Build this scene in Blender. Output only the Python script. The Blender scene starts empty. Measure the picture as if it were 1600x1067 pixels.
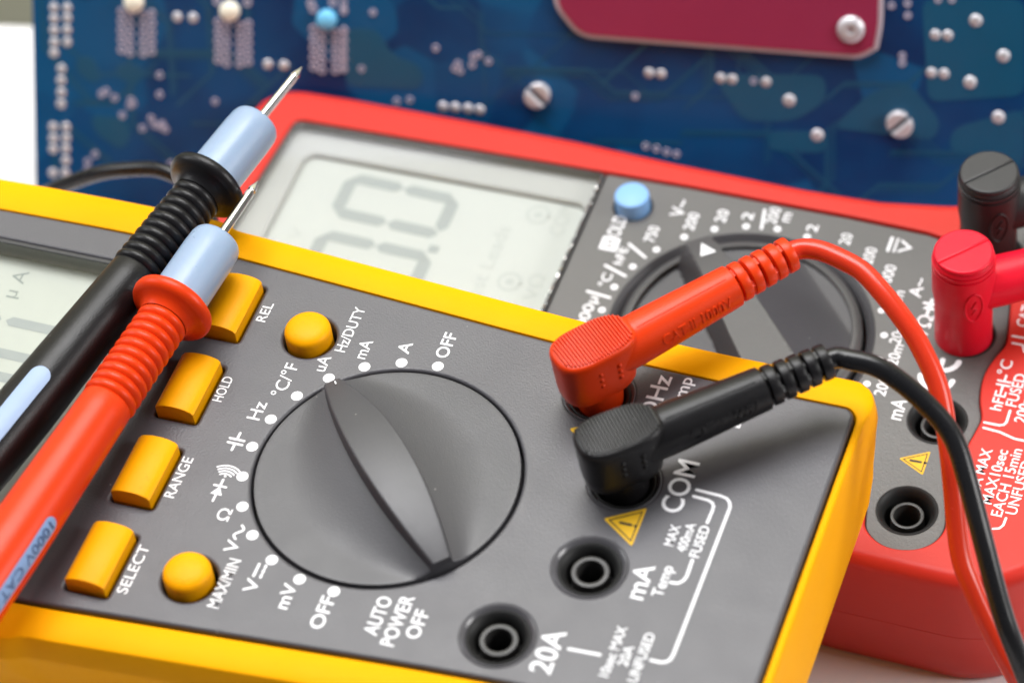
import bpy, math, random
from mathutils import Vector, Matrix
random.seed(7)
sc = bpy.context.scene
S = 0.001            # everything below is in millimetres
ZT = 83.0            # height of the yellow meter's face above the table

# ------------------------------------------------------------------ camera
cam_d = bpy.data.cameras.new("camera")
cam = bpy.data.objects.new("camera", cam_d)
sc.collection.objects.link(cam)
RIGHT = Vector((0.938363, 0.330166, -0.102296))
UP = Vector((-0.189118, 0.738138, 0.6476))
BACK = Vector((0.289324, -0.588339, 0.755082))
M = Matrix((RIGHT, UP, BACK)).transposed().to_4x4()
M.translation = Vector((212.5, -365.6, 521.0 + ZT)) * S
cam.matrix_world = M
cam_d.sensor_width = 36.0
cam_d.sensor_fit = 'HORIZONTAL'
cam_d.lens = 36.0 * 5145.0 / 1600.0
cam_d.clip_start = 0.05
cam_d.clip_end = 30.0
cam_d.dof.use_dof = True
cam_d.dof.focus_distance = 0.694
cam_d.dof.aperture_fstop = 10.2
sc.camera = cam

# ------------------------------------------------------------------ world and lamps
world = bpy.data.worlds.new("World")
sc.world = world
world.use_nodes = True
world.node_tree.nodes["Background"].inputs[0].default_value = (0.93, 0.95, 1.0, 1)
world.node_tree.nodes["Background"].inputs[1].default_value = 0.10

def softbox(name, loc, target, size, size_y, watts, col=(1, 1, 1)):
    d = bpy.data.lights.new(name, 'AREA')
    d.shape = 'RECTANGLE'; d.size = size * S; d.size_y = size_y * S
    d.energy = watts; d.color = col
    o = bpy.data.objects.new(name, d)
    sc.collection.objects.link(o)
    o.location = Vector(loc) * S
    o.rotation_euler = (Vector(target) - Vector(loc)).to_track_quat('-Z', 'Y').to_euler()
    return o
softbox("softbox_overhead", (-150, 400, 1080), (20, 30, 70), 780, 600, 19.5, (1.0, 0.995, 1.0))
softbox("softbox_right", (900, 160, 520), (40, 30, 70), 380, 380, 6.0, (1.0, 0.985, 0.97))
softbox("softbox_left", (-850, 60, 620), (-40, 60, 70), 420, 420, 3.0, (0.96, 0.98, 1.0))

sc.view_settings.view_transform = 'Standard'
sc.view_settings.look = 'None'
sc.view_settings.exposure = 0.0
sc.view_settings.gamma = 1.0
sc.view_settings.use_curve_mapping = False
sc.cycles.use_denoising = True
sc.cycles.max_bounces = 8
sc.cycles.transparent_max_bounces = 12

# ------------------------------------------------------------------ materials
def plastic(name, col, rough=0.45, grain=0.0, grain_scale=2500.0, vary=0.06, spec=0.5, subsurf=0.0, metallic=0.0, dirt=0.0, smudge=0.08, dust=0.0):
    m = bpy.data.materials.new(name); m.use_nodes = True
    nt = m.node_tree; b = nt.nodes["Principled BSDF"]
    tc = nt.nodes.new("ShaderNodeTexCoord")
    n = nt.nodes.new("ShaderNodeTexNoise"); n.inputs["Scale"].default_value = 45.0; n.inputs["Detail"].default_value = 6.0; n.inputs["Roughness"].default_value = 0.65
    geo = nt.nodes.new("ShaderNodeNewGeometry")
    nt.links.new(geo.outputs["Position"], n.inputs["Vector"])
    mx = nt.nodes.new("ShaderNodeMix"); mx.data_type = 'RGBA'
    c = Vector(col)
    mx.inputs["A"].default_value = (*(c * (1 - vary)), 1)
    mx.inputs["B"].default_value = (*[min(1.0, x) for x in c * (1 + vary)], 1)
    nt.links.new(n.outputs["Fac"], mx.inputs["Factor"])
    out = mx.outputs["Result"]
    if dirt > 0:
        n3 = nt.nodes.new("ShaderNodeTexNoise"); n3.inputs["Scale"].default_value = 700.0; n3.inputs["Detail"].default_value = 3.0
        nt.links.new(geo.outputs["Position"], n3.inputs["Vector"])
        rp = nt.nodes.new("ShaderNodeValToRGB"); rp.color_ramp.elements[0].position = 0.66; rp.color_ramp.elements[1].position = 0.78
        rp.color_ramp.elements[0].color = (0, 0, 0, 1); rp.color_ramp.elements[1].color = (dirt, dirt, dirt, 1)
        nt.links.new(n3.outputs["Fac"], rp.inputs["Fac"])
        m2 = nt.nodes.new("ShaderNodeMix"); m2.data_type = 'RGBA'
        nt.links.new(rp.outputs["Color"], m2.inputs["Factor"])
        nt.links.new(out, m2.inputs["A"]); m2.inputs["B"].default_value = (*(c * 0.35), 1)
        out = m2.outputs["Result"]
    if dust > 0:
        vo = nt.nodes.new("ShaderNodeTexVoronoi"); vo.inputs["Scale"].default_value = 420.0
        nt.links.new(geo.outputs["Position"], vo.inputs["Vector"])
        se = nt.nodes.new("ShaderNodeSeparateColor"); nt.links.new(vo.outputs["Color"], se.inputs[0])
        m_a = nt.nodes.new("ShaderNodeMath"); m_a.operation = 'GREATER_THAN'; m_a.inputs[1].default_value = 0.86; nt.links.new(se.outputs[0], m_a.inputs[0])
        m_r = nt.nodes.new("ShaderNodeMath"); m_r.operation = 'MULTIPLY'; m_r.inputs[1].default_value = 0.085; nt.links.new(se.outputs[1], m_r.inputs[0])
        m_b = nt.nodes.new("ShaderNodeMath"); m_b.operation = 'LESS_THAN'; nt.links.new(vo.outputs["Distance"], m_b.inputs[0]); nt.links.new(m_r.outputs[0], m_b.inputs[1])
        m_c = nt.nodes.new("ShaderNodeMath"); m_c.operation = 'MULTIPLY'; nt.links.new(m_a.outputs[0], m_c.inputs[0]); nt.links.new(m_b.outputs[0], m_c.inputs[1])
        m_d = nt.nodes.new("ShaderNodeMath"); m_d.operation = 'MULTIPLY'; m_d.inputs[1].default_value = dust; nt.links.new(m_c.outputs[0], m_d.inputs[0])
        m5 = nt.nodes.new("ShaderNodeMix"); m5.data_type = 'RGBA'
        nt.links.new(m_d.outputs[0], m5.inputs["Factor"]); nt.links.new(out, m5.inputs["A"]); m5.inputs["B"].default_value = (0.6, 0.58, 0.55, 1)
        out = m5.outputs["Result"]
    nt.links.new(out, b.inputs["Base Color"])
    mr = nt.nodes.new("ShaderNodeMapRange"); mr.inputs["To Min"].default_value = max(0.02, rough - smudge); mr.inputs["To Max"].default_value = rough + smudge
    n4 = nt.nodes.new("ShaderNodeTexNoise"); n4.inputs["Scale"].default_value = 120.0; n4.inputs["Detail"].default_value = 5.0
    nt.links.new(geo.outputs["Position"], n4.inputs["Vector"])
    nt.links.new(n4.outputs["Fac"], mr.inputs["Value"])
    nt.links.new(mr.outputs["Result"], b.inputs["Roughness"])
    b.inputs["Metallic"].default_value = metallic
    b.inputs["Specular IOR Level"].default_value = spec
    if subsurf > 0:
        b.inputs["Subsurface Weight"].default_value = subsurf
        b.inputs["Subsurface Radius"].default_value = (1.0, 0.3, 0.15)
        b.inputs["Subsurface Scale"].default_value = 0.0012
    if grain > 0:
        n2 = nt.nodes.new("ShaderNodeTexNoise"); n2.inputs["Scale"].default_value = grain_scale; n2.inputs["Detail"].default_value = 2.0
        nt.links.new(geo.outputs["Position"], n2.inputs["Vector"])
        bp = nt.nodes.new("ShaderNodeBump"); bp.inputs["Strength"].default_value = grain; bp.inputs["Distance"].default_value = 0.0002
        nt.links.new(n2.outputs["Fac"], bp.inputs["Height"])
        nt.links.new(bp.outputs["Normal"], b.inputs["Normal"])
    return m

def clear(name, rough=0.03, tint=(0.97, 0.98, 0.97), ior=1.5, gloss=1.0):
    m = bpy.data.materials.new(name); m.use_nodes = True
    nt = m.node_tree; nt.nodes.remove(nt.nodes["Principled BSDF"])
    out = nt.nodes["Material Output"]
    tr = nt.nodes.new("ShaderNodeBsdfTransparent"); tr.inputs[0].default_value = (*tint, 1)
    gl = nt.nodes.new("ShaderNodeBsdfGlossy"); gl.inputs["Roughness"].default_value = rough
    lw = nt.nodes.new("ShaderNodeLayerWeight"); lw.inputs["Blend"].default_value = 0.5
    pw = nt.nodes.new("ShaderNodeMath"); pw.operation = 'POWER'; pw.inputs[1].default_value = 5.0
    nt.links.new(lw.outputs["Facing"], pw.inputs[0])
    fr = nt.nodes.new("ShaderNodeMath"); fr.operation = 'MULTIPLY_ADD'; fr.inputs[1].default_value = 0.9; fr.inputs[2].default_value = 0.035
    nt.links.new(pw.outputs[0], fr.inputs[0])
    mx = nt.nodes.new("ShaderNodeMixShader")
    nt.links.new(fr.outputs[0], mx.inputs[0]); nt.links.new(tr.outputs[0], mx.inputs[1]); nt.links.new(gl.outputs[0], mx.inputs[2])
    nt.links.new(mx.outputs[0], out.inputs["Surface"])
    return m

YEL = plastic("yellow_rubber", (0.90, 0.39, 0.0003), 0.52, 0.12, 1800, 0.05, 0.06, dirt=0.10)
YBTN = plastic("yellow_button_plastic", (0.86, 0.365, 0.0005), 0.44, 0.10, 2500, 0.10, 0.12, dirt=0.25)
GREY = plastic("grey_textured_plastic", (0.074, 0.0715, 0.080), 0.41, 0.38, 2300, 0.06, 0.5, dust=0.45)
KNOBG = plastic("grey_knob_plastic", (0.057, 0.056, 0.062), 0.41, 0.28, 3000, 0.06, 0.5, dirt=0.12, dust=0.45)
SATIN = plastic("satin_grey_plastic", (0.085, 0.083, 0.09), 0.24, 0.0, 2000, 0.06, 0.5)
RGREY = plastic("warm_grey_plastic", (0.098, 0.095, 0.092), 0.42, 0.5, 1900, 0.06, 0.5, dust=0.45)
RKNOB = plastic("grey_selector_plastic", (0.054, 0.052, 0.057), 0.40, 0.5, 3000, 0.06, 0.5, dust=0.45)  # shade of the recess beside the bar is put into this darker grey
RKTOP = plastic("lit_grey_selector_plastic", (0.070, 0.068, 0.068), 0.45, 0.2, 2600, 0.06, 0.5)  # lit copy of the selector grey, light painted into bar top and rim
RED = plastic("red_case_plastic", (0.58, 0.031, 0.020), 0.40, 0.10, 1600, 0.04, 0.24)
ORED = plastic("orange_red_pvc", (0.70, 0.042, 0.003), 0.36, 0.10, 1500, 0.05, 0.25, subsurf=0.12)
CRED = plastic("red_cable_pvc", (0.62, 0.036, 0.012), 0.25, 0.04, 1500, 0.05, 0.35, subsurf=0.1)
PINK = plastic("crimson_pvc", (0.72, 0.006, 0.026), 0.38, 0.14, 2200, 0.04, 0.25, subsurf=0.1)
BLK = plastic("black_plastic", (0.0075, 0.007, 0.008), 0.36, 0.25, 2600, 0.15, 0.32, dust=0.45)
BLKR = plastic("black_rubber", (0.009, 0.009, 0.0105), 0.28, 0.06, 1500, 0.15, 0.4)
BLKM = plastic("matte_black_plastic", (0.018, 0.0175, 0.019), 0.45, 0.25, 2600, 0.1, 0.5, dust=0.45)
HOLE = plastic("black_socket_plastic", (0.006, 0.006, 0.006), 0.55, 0.0, 2000, 0.1, 0.4)
SLEEVE = plastic("grey_socket_sleeve", (0.030, 0.029, 0.028), 0.42, 0.0, 2000, 0.1, 0.5)
BLUE = plastic("pale_blue_plastic", (0.27, 0.36, 0.50), 0.30, 0.08, 2000, 0.05, 0.5, subsurf=0.08, dirt=0.05)
BBTN = plastic("light_blue_button", (0.22, 0.44, 0.80), 0.5, 0.06, 2000, 0.04, 0.4)
STRIP = plastic("pale_blue_print", (0.30, 0.40, 0.58), 0.45, 0.0, 2000, 0.04, 0.3)
STRIP2 = plastic("steel_blue_print", (0.22, 0.34, 0.58), 0.45, 0.0, 2000, 0.06, 0.3)
INK = plastic("dark_blue_ink", (0.05, 0.09, 0.2), 0.5, 0.0, 2000, 0.05, 0.3)
WHITE = plastic("white_print", (0.84, 0.84, 0.86), 0.5, 0.0, 2000, 0.03, 0.3)
WYEL = plastic("yellow_print", (0.74, 0.43, 0.012), 0.5, 0.0, 2000, 0.06, 0.3)
BINK = plastic("black_print", (0.03, 0.025, 0.02), 0.5, 0.0, 2000, 0.05, 0.3)
LCD = plastic("lcd_pale_green", (0.52, 0.53, 0.495), 0.55, 0.0, 2000, 0.02, 0.3)
LCD2 = plastic("lcd_pale_grey", (0.515, 0.525, 0.52), 0.55, 0.0, 2000, 0.02, 0.3)
SEG = plastic("lcd_segment", (0.26, 0.285, 0.28), 0.5, 0.0, 2000, 0.03, 0.3)
SEG2 = plastic("lcd_segment_pale", (0.325, 0.345, 0.355), 0.5, 0.0, 2000, 0.03, 0.3)
SEG3 = plastic("lcd_ghost_print", (0.44, 0.455, 0.455), 0.5, 0.0, 2000, 0.03, 0.3)
BEZEL = plastic("light_grey_bezel", (0.42, 0.415, 0.42), 0.5, 0.05, 2000, 0.03, 0.4)
BEZELD = plastic("mid_grey_bezel", (0.17, 0.166, 0.163), 0.5, 0.1, 2000, 0.04, 0.4)
STEEL = plastic("nickel_plated_steel", (0.78, 0.77, 0.75), 0.16, 0.05, 900, 0.05, 0.5, metallic=1.0)
SOLDER = plastic("solder", (0.62, 0.61, 0.64), 0.42, 0.1, 900, 0.1, 0.5, metallic=0.5)
VIAM = plastic("tinned_via", (0.40, 0.37, 0.47), 0.45, 0.0, 900, 0.1, 0.5, metallic=0.3)
CREAM = plastic("cream_plastic", (0.85, 0.80, 0.66), 0.45)
CYAN = plastic("cyan_plastic", (0.16, 0.52, 0.80), 0.45)
MAROON = plastic("maroon_anodised_plate", (0.34, 0.028, 0.085), 0.42, 0.05, 900, 0.06, 0.5, metallic=0.3)
SILK = plastic("silver_plate_edge", (0.62, 0.55, 0.62), 0.4, 0.0, 900, 0.05, 0.5, metallic=0.3)
POUR = plastic("blue_solder_mask_copper", (0.004, 0.075, 0.15), 0.32, 0.0, 900, 0.15, 0.5)
GLASS = clear("clear_window")
TABLE = plastic("white_table", (0.80, 0.79, 0.81), 0.22, 0.0, 900, 0.02, 0.5)
WALL = plastic("cream_wall", (0.86, 0.84, 0.62), 0.8, 0.0, 900, 0.04, 0.2)

def pcb_material():
    m = bpy.data.materials.new("blue_solder_mask"); m.use_nodes = True
    nt = m.node_tree; b = nt.nodes["Principled BSDF"]
    geo = nt.nodes.new("ShaderNodeNewGeometry")
    n = nt.nodes.new("ShaderNodeTexVoronoi"); n.inputs["Scale"].default_value = 55.0; n.feature = 'SMOOTH_F1'; n.inputs["Smoothness"].default_value = 0.25
    w = nt.nodes.new("ShaderNodeTexNoise"); w.inputs["Scale"].default_value = 30.0; w.inputs["Detail"].default_value = 3.0
    nt.links.new(geo.outputs["Position"], w.inputs["Vector"])
    nt.links.new(geo.outputs["Position"], n.inputs["Vector"])
    rp = nt.nodes.new("ShaderNodeValToRGB")
    e = rp.color_ramp.elements
    e[0].position = 0.35; e[0].color = (0.002, 0.023, 0.092, 1)
    e[1].position = 0.62; e[1].color = (0.003, 0.058, 0.170, 1)
    nt.links.new(w.outputs["Fac"], rp.inputs["Fac"])
    mx = nt.nodes.new("ShaderNodeMix"); mx.data_type = 'RGBA'
    sep = nt.nodes.new("ShaderNodeSeparateColor"); nt.links.new(n.outputs["Color"], sep.inputs[0])
    mr = nt.nodes.new("ShaderNodeMapRange"); mr.inputs["From Min"].default_value = 0.6; mr.inputs["From Max"].default_value = 0.75; mr.inputs["To Max"].default_value = 0.7
    nt.links.new(sep.outputs[0], mr.inputs["Value"])
    nt.links.new(mr.outputs["Result"], mx.inputs["Factor"])
    nt.links.new(rp.outputs["Color"], mx.inputs["A"]); mx.inputs["B"].default_value = (0.004, 0.095, 0.23, 1)
    nt.links.new(mx.outputs["Result"], b.inputs["Base Color"])
    b.inputs["Roughness"].default_value = 0.28
    b.inputs["Specular IOR Level"].default_value = 0.3
    return m
PCBM = pcb_material()

# ------------------------------------------------------------------ geometry helpers (mm)
WLOC = {}            # world location (mm) of each object's origin
TMP = bpy.data.collections.new("tmp"); sc.collection.children.link(TMP)

def tag(o, label=None, cat=None, group=None, kind=None):
    if label: o["label"] = label
    if cat: o["category"] = cat
    if group: o["group"] = group
    if kind: o["kind"] = kind
    return o

def thing(name, loc, label, cat, group=None):
    o = bpy.data.objects.new(name, None)
    o.empty_display_size = 0.01
    sc.collection.objects.link(o)
    o.location = Vector(loc) * S
    WLOC[o.name] = Vector(loc)
    return tag(o, label, cat, group)

def place(name, me, loc, parent=None):
    o = bpy.data.objects.new(name, me)
    sc.collection.objects.link(o)
    WLOC[o.name] = Vector(loc)
    if parent is not None:
        o.parent = parent
        o.location = (Vector(loc) - WLOC[parent.name]) * S
    else:
        o.location = Vector(loc) * S
    return o

def mesh_of(name, verts, faces, mat, origin, angle=35.0, flat=False):
    me = bpy.data.meshes.new(name)
    og = Vector(origin)
    me.from_pydata([(Vector(v) - og) * S for v in verts], [], faces)
    me.materials.append(mat)
    if not flat:
        me.shade_smooth()
        me.set_sharp_from_angle(angle=math.radians(angle))
    me.update()
    return me

def mk(name, geo, mat, parent=None, angle=35.0, flat=False, origin=None):
    """one mesh object; geo = (verts in world mm with z = w, faces)"""
    verts, faces = geo
    vs = [Vector((v[0], v[1], v[2] + ZT)) for v in verts]
    if origin is None:
        lo = Vector([min(v[i] for v in vs) for i in range(3)]); hi = Vector([max(v[i] for v in vs) for i in range(3)])
        origin = (lo + hi) / 2
    else:
        origin = Vector((origin[0], origin[1], origin[2] + ZT))
    me = mesh_of(name, vs, faces, mat, origin, angle, flat)
    return place(name, me, origin, parent)

def join(*geos):
    V, Fc = [], []
    for v, f in geos:
        n = len(V); V += [tuple(p) for p in v]; Fc += [tuple(i + n for i in q) for q in f]
    return V, Fc

def loft(rings, cap0=True, cap1=True, closed=True):
    n = len(rings[0]); V = [p for r in rings for p in r]; Fc = []
    m = n if closed else n - 1
    for i in range(len(rings) - 1):
        for j in range(m):
            k = (j + 1) % n
            Fc.append((i * n + j, i * n + k, (i + 1) * n + k, (i + 1) * n + j))
    if cap0: Fc.append(tuple(range(n - 1, -1, -1)))
    if cap1: Fc.append(tuple((len(rings) - 1) * n + j for j in range(n)))
    return V, Fc

def frame(d):
    d = Vector(d).normalized()
    a = Vector((0, 0, 1)) if abs(d.z) < 0.95 else Vector((1, 0, 0))
    x = a.cross(d).normalized(); y = d.cross(x).normalized()
    return x, y, d

def lathe(p0, d, prof, seg=48, cap0=True, cap1=True):
    """prof: (distance along d, radius)"""
    x, y, d = frame(d); p0 = Vector(p0); rings = []
    for h, r in prof:
        rings.append([p0 + d * h + (x * math.cos(2 * math.pi * k / seg) + y * math.sin(2 * math.pi * k / seg)) * r for k in range(seg)])
    return loft(rings, cap0, cap1)

def catmull(pts, per=8):
    P = [Vector(p) for p in pts]; out = []
    P = [P[0] * 2 - P[1]] + P + [P[-1] * 2 - P[-2]]
    for i in range(1, len(P) - 2):
        for k in range(per):
            t = k / per
            a, b, c, d = P[i - 1], P[i], P[i + 1], P[i + 2]
            out.append(0.5 * ((2 * b) + (c - a) * t + (2 * a - 5 * b + 4 * c - d) * t * t + (3 * b - a - 3 * c + d) * t ** 3))
    out.append(P[-2]); return out

def tube(path, r, seg=24, closed=False):
    P = [Vector(p) for p in path]; n = len(P); rings = []
    rr = r if isinstance(r, (list, tuple)) else [r] * n
    t0 = (P[1] - P[0]).normalized(); x, y, _ = frame(t0)
    for i in range(n):
        if closed: t = (P[(i + 1) % n] - P[i - 1]).normalized()
        else: t = (P[min(i + 1, n - 1)] - P[max(i - 1, 0)]).normalized()
        x = (x - t * x.dot(t)).normalized(); y = t.cross(x)
        rings.append([P[i] + (x * math.cos(2 * math.pi * k / seg) + y * math.sin(2 * math.pi * k / seg)) * rr[i] for k in range(seg)])
    if closed:
        rings.append(rings[0]); return loft(rings, False, False)
    return loft(rings)

def box(u0, u1, v0, v1, w0, w1):
    V = [(u0, v0, w0), (u1, v0, w0), (u1, v1, w0), (u0, v1, w0), (u0, v0, w1), (u1, v0, w1), (u1, v1, w1), (u0, v1, w1)]
    return V, [(3, 2, 1, 0), (4, 5, 6, 7), (0, 1, 5, 4), (1, 2, 6, 5), (2, 3, 7, 6), (3, 0, 4, 7)]

def circle(u, v, r, n=64):
    return [(u + r * math.cos(2 * math.pi * k / n), v + r * math.sin(2 * math.pi * k / n)) for k in range(n)]

def rrect(u0, u1, v0, v1, r, n=6):
    out = []
    for cu, cv, a in ((u1 - r, v1 - r, 0), (u0 + r, v1 - r, 90), (u0 + r, v0 + r, 180), (u1 - r, v0 + r, 270)):
        for k in range(n + 1):
            t = math.radians(a + 90 * k / n); out.append((cu + r * math.cos(t), cv + r * math.sin(t)))
    return out

def offset(poly, d):
    """shift a dense counter-clockwise outline outwards by d (number or function of the outward normal and point)"""
    n = len(poly); out = []
    for i in range(n):
        a, b = poly[i - 1], poly[(i + 1) % n]
        tx, ty = b[0] - a[0], b[1] - a[1]; L = math.hypot(tx, ty) or 1
        nx, ny = ty / L, -tx / L
        dd = d(nx, ny, poly[i]) if callable(d) else d
        out.append((poly[i][0] + nx * dd, poly[i][1] + ny * dd))
    return out

def ring3(poly, w): return [(p[0], p[1], w) for p in poly]

def resample(poly, step=1.5):
    out = []
    for i in range(len(poly)):
        a, b = poly[i], poly[(i + 1) % len(poly)]
        L = math.hypot(b[0] - a[0], b[1] - a[1]); k = max(1, int(L / step))
        for j in range(k): out.append((a[0] + (b[0] - a[0]) * j / k, a[1] + (b[1] - a[1]) * j / k))
    return out

def from_curve(cu):
    o = bpy.data.objects.new("tmp", cu); TMP.objects.link(o)
    dg = bpy.context.evaluated_depsgraph_get(); dg.update()
    me = bpy.data.meshes.new_from_object(o.evaluated_get(dg))
    V = [tuple(v.co) for v in me.vertices]; Fc = [tuple(p.vertices) for p in me.polygons]
    bpy.data.meshes.remove(me); bpy.data.objects.remove(o); bpy.data.curves.remove(cu)
    return V, Fc

def plate(outline, holes, w0, w1, bevel=0.0, res=3):
    cu = bpy.data.curves.new("c", 'CURVE'); cu.dimensions = '2D'; cu.fill_mode = 'BOTH'
    for poly in [outline] + list(holes):
        sp = cu.splines.new('POLY'); sp.points.add(len(poly) - 1); sp.use_cyclic_u = True
        for p, q in zip(sp.points, poly): p.co = (q[0], q[1], 0, 1)
    h = (w1 - w0) / 2
    if h > 0: cu.extrude = h - bevel
    if bevel > 0:
        cu.bevel_depth = bevel; cu.bevel_resolution = res; cu.offset = -bevel
    V, Fc = from_curve(cu)
    return [(v[0], v[1], v[2] + (w0 + w1) / 2) for v in V], Fc

_cap = None
def glyphs(s, bold=0.012, ext=0.0):
    global _cap
    cu = bpy.data.curves.new("t", 'FONT'); cu.body = s; cu.size = 1.0; cu.offset = bold; cu.resolution_u = 4; cu.fill_mode = 'FRONT' if ext == 0 else 'BOTH'; cu.extrude = ext
    V, Fc = from_curve(cu)
    if _cap is None and s != "H": glyphs("H")
    if s == "H" and _cap is None: _cap = max(v[1] for v in V)
    return V, Fc

def text_geo(s, um, v0, v1, cap, w, bold=0.012):
    """lettering that reads along +v with its top towards -u"""
    V, Fc = glyphs(s, bold); sy = cap / _cap
    x0 = min(v[0] for v in V); x1 = max(v[0] for v in V); sx = (v1 - v0) / (x1 - x0)
    return [(um + cap / 2 - v[1] * sy, v0 + (v[0] - x0) * sx, w) for v in V], Fc

def stroke(pts, width, w, n=6):
    """flat printed line with round ends"""
    P = [Vector((p[0], p[1])) for p in pts]; L, R = [], []
    for i, p in enumerate(P):
        t = (P[min(i + 1, len(P) - 1)] - P[max(i - 1, 0)]).normalized(); nn = Vector((-t.y, t.x)) * width / 2
        L.append(p + nn); R.append(p - nn)
    def capf(c, t):
        a = math.atan2(t.y, t.x)
        return [c + Vector((math.cos(a + math.pi / 2 - math.pi * k / n), math.sin(a + math.pi / 2 - math.pi * k / n))) * width / 2 for k in range(1, n)]
    V = []; Fc = []
    for i in range(len(P)): V += [L[i], R[i]]
    for i in range(len(P) - 1): Fc.append((2 * i, 2 * i + 1, 2 * i + 3, 2 * i + 2))
    e = capf(P[-1], (P[-1] - P[-2]).normalized()); b = len(V); V += e
    Fc.append(tuple([2 * len(P) - 2] + list(range(b, b + len(e))) + [2 * len(P) - 1])[::-1])
    s = capf(P[0], (P[0] - P[1]).normalized()); b = len(V); V += s
    Fc.append(tuple([1] + list(range(b, b + len(s))) + [0])[::-1])
    return [(v.x, v.y, w) for v in V], Fc

def flat(poly, w): return [(p[0], p[1], w) for p in poly], [tuple(range(len(poly)))]

def interp(tab, x):
    if x <= tab[0][0]: return tab[0][1]
    for (a, fa), (b, fb) in zip(tab, tab[1:]):
        if x <= b:
            t = (x - a) / (b - a); return fa + (fb - fa) * t
    return tab[-1][1]

def fillet(poly, radii, n=8):
    """round the corners of a coarse polygon"""
    out = []
    for i, p in enumerate(poly):
        r = radii[i] if isinstance(radii, (list, tuple)) else radii
        p = Vector(p); a = (Vector(poly[i - 1]) - p); b = (Vector(poly[(i + 1) % len(poly)]) - p)
        if r <= 0: out.append(tuple(p)); continue
        la, lb = a.length, b.length; a.normalize(); b.normalize()
        d = min(r, la * 0.49, lb * 0.49)
        for k in range(n + 1):
            t = k / n; q = (p + a * d) * (1 - t) ** 2 + p * 2 * t * (1 - t) + (p + b * d) * t ** 2
            out.append((q.x, q.y))
    return out

# ------------------------------------------------------------------ setting
_e = Vector((0.983, 0.184)); _n = Vector((-0.184, 0.983)); _c = Vector((-188, 178))
corners = [_c - _e * 1500, _c + _e * 1500, _c + _e * 1500 - _n * 1500, _c - _e * 1500 - _n * 1500]
tb = plate([tuple(c) for c in corners][::-1], [], -ZT - 25.0, -ZT, 1.2)
tag(mk("table", tb, TABLE), kind="structure")
wc = _c + _n * 420
wl = [wc - _e * 1500, wc + _e * 1500, wc + _e * 1500 + _n * 10, wc - _e * 1500 + _n * 10]
tag(mk("wall", plate([tuple(c) for c in wl], [], -700, 900), WALL), kind="structure")

# ------------------------------------------------------------------ shared meter pieces
def jack(parent, u, v, w, R=7.2, ring=3.9, inner=2.7, depth=1.2, label=None):
    prof = [(-13, 0.02), (-13, R - 1.2), (-1.6, R - 1.15), (-0.5, R - 0.45), (0.02, R), (0.12, R + 0.25), (0.02, R + 0.5), (-2, R + 0.55)]
    j = mk("jack", lathe((u, v, w), (0, 0, 1), prof, 56, False, False), HOLE, parent)
    pr = [(-12.9, ring), (-depth - 0.35, ring), (-depth - 0.08, ring - 0.12), (-depth, ring - 0.4), (-depth, inner + 0.35), (-depth - 0.1, inner + 0.1), (-depth - 0.4, inner), (-12.9, inner)]
    mk("contact_sleeve", lathe((u, v, w), (0, 0, 1), pr, 48, False, False), SLEEVE, j)
    if label: j["label"] = label
    return j

def warning(parent, tri, w):
    P = [Vector(p) for p in tri]; c = (P[0] + P[1] + P[2]) / 3
    def sc_(k): return [tuple(c + (p - c) * k) for p in P]
    t = mk("warning_symbol", flat(fillet(sc_(1.0), 0.5, 3), w), WYEL, parent, flat=True)
    o, i = sc_(0.80), sc_(0.70)
    V = [(p[0], p[1], w + 0.03) for p in o + i]
    g = (V, [(k, (k + 1) % 3, 3 + (k + 1) % 3, 3 + k) for k in range(3)])
    top = P[0]; ax = (c - top).normalized()
    a = c - ax * 1.5; b = c + ax * 0.75
    g2 = stroke([tuple(a), tuple(b)], 0.62, w + 0.03)
    g3 = flat(circle(*(c + ax * 1.7), 0.38, 12), w + 0.03)
    mk("exclamation_mark", join(g, g2, g3), BINK, t, flat=True)
    return t

def diode_geo(u, v0, v1, h, w, sw=0.5):
    """diode arrow pointing along +v"""
    m0 = v0 + (v1 - v0) * 0.30; m1 = v0 + (v1 - v0) * 0.68
    return join(flat([(u - h / 2, m0), (u + h / 2, m0), (u, m1)], w), stroke([(u - h / 2, m1 + 0.1), (u + h / 2, m1 + 0.1)], sw, w + 0.01), stroke([(u, v0), (u, m0 + 0.2)], sw, w + 0.02), stroke([(u, m1), (u, v1)], sw, w + 0.02))

def cap_geo(u, v, w, h=3.2, sw=0.55):
    return join(stroke([(u - h / 2, v - 0.55), (u + h / 2, v - 0.55)], sw, w), stroke([(u - h / 2, v + 0.55), (u + h / 2, v + 0.55)], sw, w),
                stroke([(u, v - 2.3), (u, v - 0.7)], sw, w + 0.01), stroke([(u, v + 0.7), (u, v + 2.3)], sw, w + 0.01))

def arc_pts(u, v, r, a0, a1, n=14):
    return [(u + r * math.cos(math.radians(a0 + (a1 - a0) * k / n)), v + r * math.sin(math.radians(a0 + (a1 - a0) * k / n))) for k in range(n + 1)]

def segment(u0, v0, u1, v1, t, w):
    a = Vector((u0, v0)); b = Vector((u1, v1)); d = (b - a).normalized(); n = Vector((-d.y, d.x)) * t / 2; e = d * t / 2
    return flat([tuple(a), tuple(a + e - n), tuple(b - e - n), tuple(b), tuple(b - e + n), tuple(a + e + n)], w)

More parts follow.
